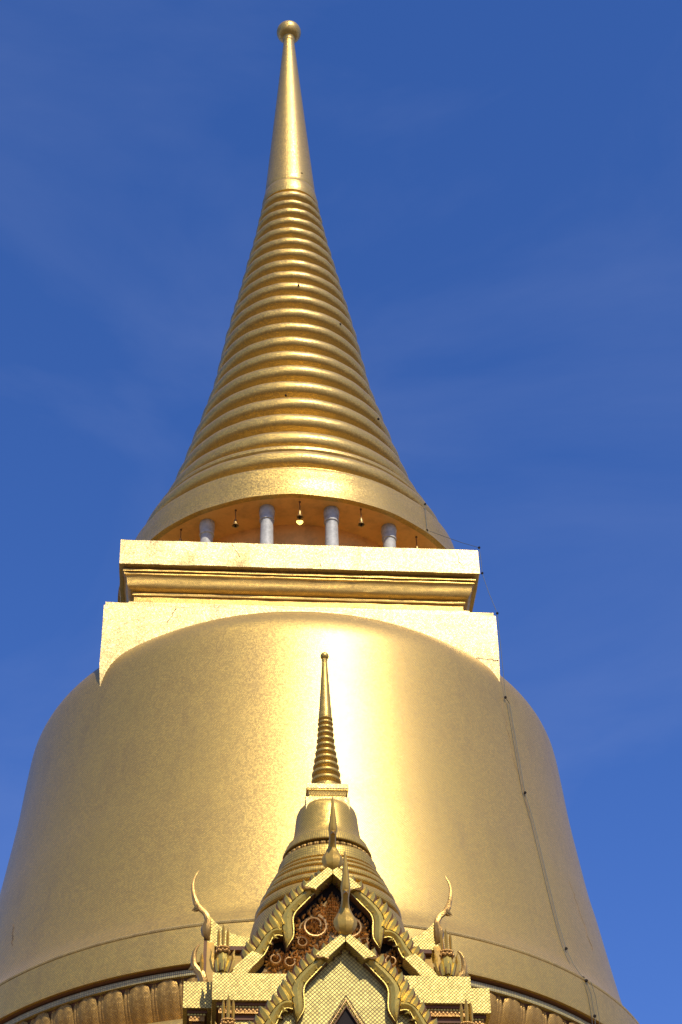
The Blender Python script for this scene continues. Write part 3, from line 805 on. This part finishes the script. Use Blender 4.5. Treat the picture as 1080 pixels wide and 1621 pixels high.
def leaf_mesh(L=0.25, w=0.066):
    """one flame-shaped leaf with a raised keel, dark rim"""
    v = []; f = []; mi = []; ns = 8; xs = [-1, -0.60, -0.35, 0.08, 0.42, 0.66, 1]; ds = [0.0, 0.020, 0.034, 0.064, 0.040, 0.020, 0.0]
    for i in range(ns + 1):
        s = i / ns
        ww = w * ((1 - max(0, (s - 0.45) / 0.55) ** 3.6) if s < 1 else 0.02) * (0.8 + 0.2 * min(1, s / 0.3))
        curve = 0.035 * s * s - 0.01
        for x, d in zip(xs, ds):
            v.append((x * ww + curve, -d * (1 - 0.35 * s) - 0.03 * (1 - s), L * s))
    m = len(xs)
    for i in range(ns):
        for j in range(m - 1):
            a = i * m + j; f.append((a, a + 1, a + m + 1, a + m)); mi.append(1 if j in (0, m - 2) else 0)
    nb = len(v); v += [(x * 0.8, 0.03, z) for x, y, z in v[:]]
    for i in range(ns):
        a = nb + i * m; f.append((a + m, a + m + m - 1, a + m - 1, a)); mi.append(1)
        for j in (0, m - 1):
            p, q = i * m + j, (i + 1) * m + j
            f.append((p, q, nb + q, nb + p) if j == 0 else (q, p, nb + p, nb + q)); mi.append(1)
    return mesh_from('leaf_ornament', v, f, None, [M_GILT, M_GILTB], True, 50, mi)
leafm = leaf_mesh()

def gable(b0, z0, sc, ca=0.0):
    for sgn in (-1, 1):
        mb = MB()
        for si, so_, dep, mi, n, sm in ((seg2_i, seg2_o, DOME, DMI, 40, True), (seg3_i, seg3_o, DOME, DMI, 30, True)):
            strip(mb, si, so_, sgn, dep, b0, sc=sc, z0=z0, n=n, smooth=sm, mi=mi)
        mb.v = [(x + ca, y, z) for x, y, z in mb.v]
        bb = part('bargeboard', mb.mesh('bargeboard', [M_GILT, M_GILTB], True, 18), porch)
        for si, so_, nm in ((seg1_i, seg1_o, 'apex_block'), (seg4_i, seg4_o, 'foot_block')):
            mb = MB(); strip(mb, si, so_, sgn, FLAT, b0, sc=sc, z0=z0, n=3, smooth=False)
            # a wavy lower lip on the apex block
            mb.v = [(x + ca, y, z) for x, y, z in mb.v]
            part(nm, mb.mesh(nm, M_LATT, False), bb, loc=(0, 0, 0))
            if nm == 'apex_block':
                mb = MB(); p0 = seg1_i[1]; p1 = seg1_o[1]
                pts = []
                for k in range(9):
                    t = k / 8; x = p0[0] + (p1[0] - p0[0]) * t; h = p0[1] + (p1[1] - p0[1]) * t
                    wv = 0.018 * sin(t * 2 * pi)
                    pts.append((ca + sgn * sc * (x - wv * 0.3), -(b0 + 0.105 * sc), z0 + sc * (h + wv - 0.004)))
                mb.tube(pts, 0.012 * sc, 5); part('lip', mb.mesh('lip', M_CARVE), bb, loc=(0, 0, 0))
        # leaves marching up the outside
        line = resample(outer_line, 200)
        nl = 14
        for k in range(nl):
            s = 0.105 + 0.725 * k / (nl - 1)
            a, h = line[int(s * 199)]
            o = part('leaf_ornament', leafm, bb, loc=(0, 0, 0))
            o.location = (ca + sgn * sc * (a - 0.045), -(b0 - 0.035 + random.uniform(-.008, .008)), z0 + sc * (h - 0.118))
            ang = radians(14 + 8 * k / nl + random.uniform(-3, 3))
            o.rotation_euler = (0, sgn * ang, 0)
            kk = sc * (0.92 + 0.16 * min(1, k / 6)) * random.uniform(0.95, 1.05)
            o.scale = (kk * sgn, kk, kk)
    # backing roof body following the outline
    n = 0
    half = [(a - 0.05, h - 0.06) for a, h in outer_line if True]
    out = [(-a, h) for a, h in reversed(half[1:])] + [(0, half[0][1])] + half[1:]
    return [(ca + a * sc, z0 + h * sc) for a, h in out]

def prism(outline, b0, b1):
    n = len(outline)
    v = [(a, -b0, z) for a, z in outline] + [(a, -b1, z) for a, z in outline]
    f = [tuple(range(n)), tuple(range(2 * n - 1, n - 1, -1))] + [(k, k + n, (k + 1) % n + n, (k + 1) % n) for k in range(n)]
    me = mesh_from('p', v, f, None, M_DARK, False)
    bm = bmesh.new(); bm.from_mesh(me); bmesh.ops.recalc_face_normals(bm, faces=bm.faces); bm.to_mesh(me); bm.free()
    box_uv(me)
    return me

UB, UZ, US = 10.4, 10.098, 0.99
LB, LZ, LS = 12.15, 8.364, 0.93
out_u = gable(UB, UZ, US)
m = prism(out_u, UB - 0.30, UB - 0.125); m.name = 'gable_panel'
tymp = part('gable_panel', m, porch, label='dark upper gable panel filled with reddish gold scrollwork')
out_l = gable(LB, LZ, LS)
m = prism(out_l, LB - 0.16, LB - 0.045); m.name = 'gable_panel'; m.materials.clear(); m.materials.append(M_PANEL)
gp = part('gable_panel', m, porch, label='pale gold lattice lower gable panel')
m = prism([(a * 0.96, z - 0.04) for a, z in out_l], UB + 0.1, LB - 0.17); m.name = 'porch_roof'; m.materials.clear(); m.materials.append(M_SMALL)
part('porch_roof', m, porch)

# finials
put('apex_finial', CH, 0.0, UB + 0.03, 11.37, 0, 1.0)
put('apex_finial', CH, 0.0, LB + 0.05, 9.585, 0, 0.98)
put('side_finial', CHS, -1.42, 9.25, 11.12, -pi / 2, 0.98)
put('side_finial', CHS, 1.33, 9.25, 11.12, pi / 2, 0.98)

# pointed opening in the lower gable
ba = LB - 0.034
b = MB()
tip, hw, zb = 8.84, 0.33, 8.30
v = [(-hw, -ba - 0.006, zb), (hw, -ba - 0.006, zb), (0, -ba - 0.006, tip), (-hw, -ba + 0.004, zb), (hw, -ba + 0.004, zb), (0, -ba + 0.004, tip)]
b.add(v, [(0, 1, 2), (5, 4, 3), (0, 3, 4, 1), (1, 4, 5, 2), (2, 5, 3, 0)])
part('window_opening', b.mesh('window_opening', M_DARK, False), gp, loc=(0, 0, 0))
for kk, (off, rad, mt) in enumerate(((0.0, 0.016, M_GILTB), (0.034, 0.014, M_CARVE), (0.062, 0.010, M_GILTB))):
    b = MB()
    b.tube([(-hw - off, -ba - 0.02, zb), (0, -ba - 0.02, tip + off * 2.0), (hw + off, -ba - 0.02, zb)], rad, 6)
    part('window_frame', b.mesh('window_frame', mt), gp, loc=(0, 0, 0))
b = MB()
for sgn in (-1, 1):
    for k in range(22):
        t = k / 21
        b.ball((sgn * (hw + 0.018) * (1 - t), -ba - 0.036, zb + (tip + 0.036 - zb) * t), 0.0085, 5, 3)
part('bead_row', b.mesh('bead_row', M_GILT), gp, loc=(0, 0, 0), kind='stuff')

# ---- scrollwork in the upper gable
plate = [(0, 1.06), (0.40, 0.66), (0.40, 0.45), (0.50, 0.26), (0.57, 0.24), (0.62, 0.34), (0.66, 0.36), (0.70, 0.30), (0.80, 0.08), (0.92, -0.10)]
plate = [(-a, h) for a, h in reversed(plate[1:])] + plate
m = prism([(a * US, UZ + h * US) for a, h in plate], UB - 0.13, UB - 0.105); m.name = 'carved_plate'; m.materials.clear(); m.materials.append(M_PLATE)
part('carved_plate', m, tymp, loc=(0, 0, 0))
TB = UB - 0.104
def spiral(ca, cz, r0, turns, start, sgn, rad=0.022, rise=0.05, n=44):
    pts = []; rs = []
    for i in range(n):
        t = i / (n - 1); an = start + sgn * turns * 2 * pi * t; r = r0 * (1 - 0.55 * t ** 1.2)
        pts.append((ca + r * cos(an), -(TB + 0.035 + rise * t), cz + r * sin(an))); rs.append(rad * (1 - 0.55 * t))
    return pts, rs
def teardrop(mb, a, z, ang, L, w, d=0.03):
    ca, sa = cos(ang), sin(ang); v = []
    for s, q in ((0, .25), (.3, 1), (.65, .7), (1, .02)):
        for x, y in ((-1, 0), (-.4, 0.8), (0, 1.0), (.4, 0.8), (1, 0)):
            lx, lz = x * w * q, L * s
            v.append((a + lx * ca - lz * sa, -(TB + 0.012 + d * y * q), z + lx * sa + lz * ca))
    f = [(i * 5 + j, i * 5 + j + 1, i * 5 + j + 6, i * 5 + j + 5) for i in range(3) for j in range(4)]
    mb.add(v, f)
def up(h): return UZ + US * h
for sgn in (-1, 1):
    for (a, h, r, tn, st, rd) in ((0.215, 0.63, 0.155, 1.25, 1.9, 0.021), (0.50, 0.17, 0.07, 0.95, 2.5, 0.015), (0.665, 0.20, 0.075, 0.95, 1.9, 0.016), (0.36, 0.42, 0.075, 1.0, 0.8, 0.015), (0.30, 0.10, 0.09, 1.0, 1.2, 0.015)):
        mb = MB(); pts, rs = spiral(sgn * a, up(h), r, tn, st if sgn > 0 else pi - st, sgn, rd); mb.tube(pts, rs, 6)
        part('scroll', mb.mesh('scroll', M_CARVE), tymp, loc=(0, 0, 0))
        mb = MB()
        for q in range(2, len(pts) - 6, 2):
            p0, p1 = pts[q], pts[q + 1]; tg = math.atan2(p1[2] - p0[2], p1[0] - p0[0])
            teardrop(mb, p0[0], p0[2], tg - pi / 2 - sgn * 0.55, 0.055, 0.014, 0.075)
        for k in range(13):
            an = 2 * pi * k / 13
            teardrop(mb, sgn * a + (r + 0.012) * cos(an), up(h) + (r + 0.012) * sin(an), an - pi / 2 + sgn * 0.7, 0.06, 0.017)
        for k in range(9):
            an = 2 * pi * k / 9
            teardrop(mb, sgn * a + r * 0.10 * cos(an), up(h) + r * 0.10 * sin(an), an - pi / 2 + sgn * 0.7, r * 0.42, r * 0.12, 0.075)
        part('scroll_foliage', mb.mesh('scroll_foliage', M_CARVE), tymp, loc=(0, 0, 0), kind='stuff')
# flame of small leaves rising to the apex
mb = MB()
for row in range(13):
    h = 0.60 + row * 0.038; wd = 0.135 * (1 - row / 13.0) * (1 if row > 2 else 0.75); nn = max(1, int(wd / 0.02) * 2 + 1)
    for k in range(nn):
        x = 0 if nn == 1 else -wd + 2 * wd * k / (nn - 1)
        teardrop(mb, x + random.uniform(-.004, .004), up(h) + random.uniform(-.006, .006), -x * 2.0, 0.055, 0.016, 0.035 + 0.03 * (1 - abs(x) / 0.15))
part('flame_leaves', mb.mesh('flame_leaves', M_CARVE), tymp, loc=(0, 0, 0), kind='stuff')
mb = MB()
def inside(a, h):
    a = abs(a)
    if h > 0.62: return a < (1.14 - h) * 0.92
    if h > 0.3: return a < 0.43 or (0.62 < a < 0.70 and h < 0.36)
    return a < 0.74 - (h * 0.1)
cnt = 0
while cnt < 620:
    a = random.uniform(-0.78, 0.78); h = random.uniform(0.0, 1.0)
    if not inside(a, h): continue
    teardrop(mb, a, up(h), random.uniform(-1.2, 1.2) - a * 0.8, random.uniform(0.04, 0.085), random.uniform(0.010, 0.021), random.uniform(0.02, 0.055)); cnt += 1
part('carved_foliage', mb.mesh('carved_foliage', M_CARVE), tymp, loc=(0, 0, 0), kind='stuff')

# ---- naga finials at the gable feet
def spike(h, w):
    v = []; f = []
    st = [(0, 0.6), (0.25, 0.9), (0.6, 1.0), (0.82, 0.7), (1, 0.02)]
    for s, q in st: v += [(w * q, 0, h * s), (0, -w * q, h * s), (-w * q, 0, h * s), (0, w * q, h * s)]
    for i in range(len(st) - 1):
        for k in range(4): f.append((i * 4 + k, i * 4 + (k + 1) % 4, i * 4 + 4 + (k + 1) % 4, i * 4 + 4 + k)[::-1])
    return mesh_from('prong', v, [x[::-1] for x in f], None, M_CHOFA, False)
spk_c, spk_s = spike(0.29, 0.022), spike(0.25, 0.018)
base_m = sweep('naga_finial', [(0.02, 0.0, 0.035, 0.04), (0.04, 0.05, 0.050, 0.06), (0.055, 0.12, 0.066, 0.07), (0.05, 0.19, 0.07, 0.065), (0.04, 0.26, 0.062, 0.055), (0.035, 0.29, 0.05, 0.04)], M_GILT, n=8, power=1.3)
cr = MB()
for k in range(7):
    t = (k - 3) / 3
    cr.ball((t * 0.068, -0.05 - 0.045 * sqrt(1 - (t * .95) ** 2), 0.275 + 0.012 * (k % 2)), 0.023, 6, 4)
    cr.ball((t * 0.06, -0.05 - 0.04 * sqrt(1 - (t * .95) ** 2), 0.325), 0.02, 6, 4)
cr.box(-0.07, 0.07, 0.0, 0.07, 0.25, 0.335); crown_m = cr.mesh('crown', M_RED)
fin = MB()
for sgn in (-1, 1):
    fin.tube([(sgn * 0.05, -0.02, 0.02), (sgn * 0.10, -0.02, 0.10), (sgn * 0.125, -0.02, 0.20), (sgn * 0.118, -0.01, 0.28), (sgn * 0.135, 0, 0.34)], [0.02, 0.03, 0.026, 0.018, 0.004], 5)
fin_m = fin.mesh('side_curl', M_CHOFA)
def naga(a, bb, z, rz, sc):
    o = put('naga_finial', base_m, a, bb, z, rz, sc)
    for dx, rz2, kk in ((-0.045, 0.16, 0.9), (0.045, -0.16, 0.9), (0.0, 0.0, 0.8)):
        lf = part('leaf_ornament', leafm, o, loc=(dx, -0.10 if dx == 0 else -0.05, 0.02)); lf.rotation_euler = (0, -rz2, 0); lf.scale = (kk * 0.6, kk * 0.6, kk * 0.85)
    part('crown', crown_m, o, loc=(0, 0, 0)); part('side_curl', fin_m, o, loc=(0, 0, 0))
    part('prong', spk_c, o, loc=(0, -0.07, 0.33)); part('prong', spk_s, o, loc=(-0.052, -0.05, 0.33)); part('prong', spk_s, o, loc=(0.052, -0.05, 0.33))
for a in (-1.26, 1.28): naga(a, 10.50, 9.985, 0, 1.0)
for a in (-1.20, 1.20): naga(a, 12.30, 8.25, 0, 0.95)
hook_pts = [(0.0, 0.0, 0.04, 0.04), (0.0, 0.08, 0.05, 0.05), (0.02, 0.15, 0.045, 0.05), (0.065, 0.20, 0.035, 0.042), (0.098, 0.25, 0.03, 0.035), (0.105, 0.32, 0.026, 0.028), (0.098, 0.40, 0.022, 0.022), (0.075, 0.46, 0.016, 0.016), (0.045, 0.49, 0.006, 0.008)]
hook_me = sweep('naga_hook', hook_pts, M_HORN, n=8, power=0.85, beak=[((0.11, 0.235, 0.02), (0.155, 0.20))])
for a, rz in ((-1.475, -pi / 2), (1.435, pi / 2)):
    o = put('naga_hook', hook_me, a, 10.0, 10.10 if a < 0 else 10.07, rz, 1.12)
    for dx, hh in ((-0.015, spk_c), (0.03, spk_s), (-0.05, spk_s)):
        part('prong', hh, o, loc=(dx, -0.02, 0.12))

for o in bpy.data.objects:
    if '_base' in o.keys(): del o['_base']
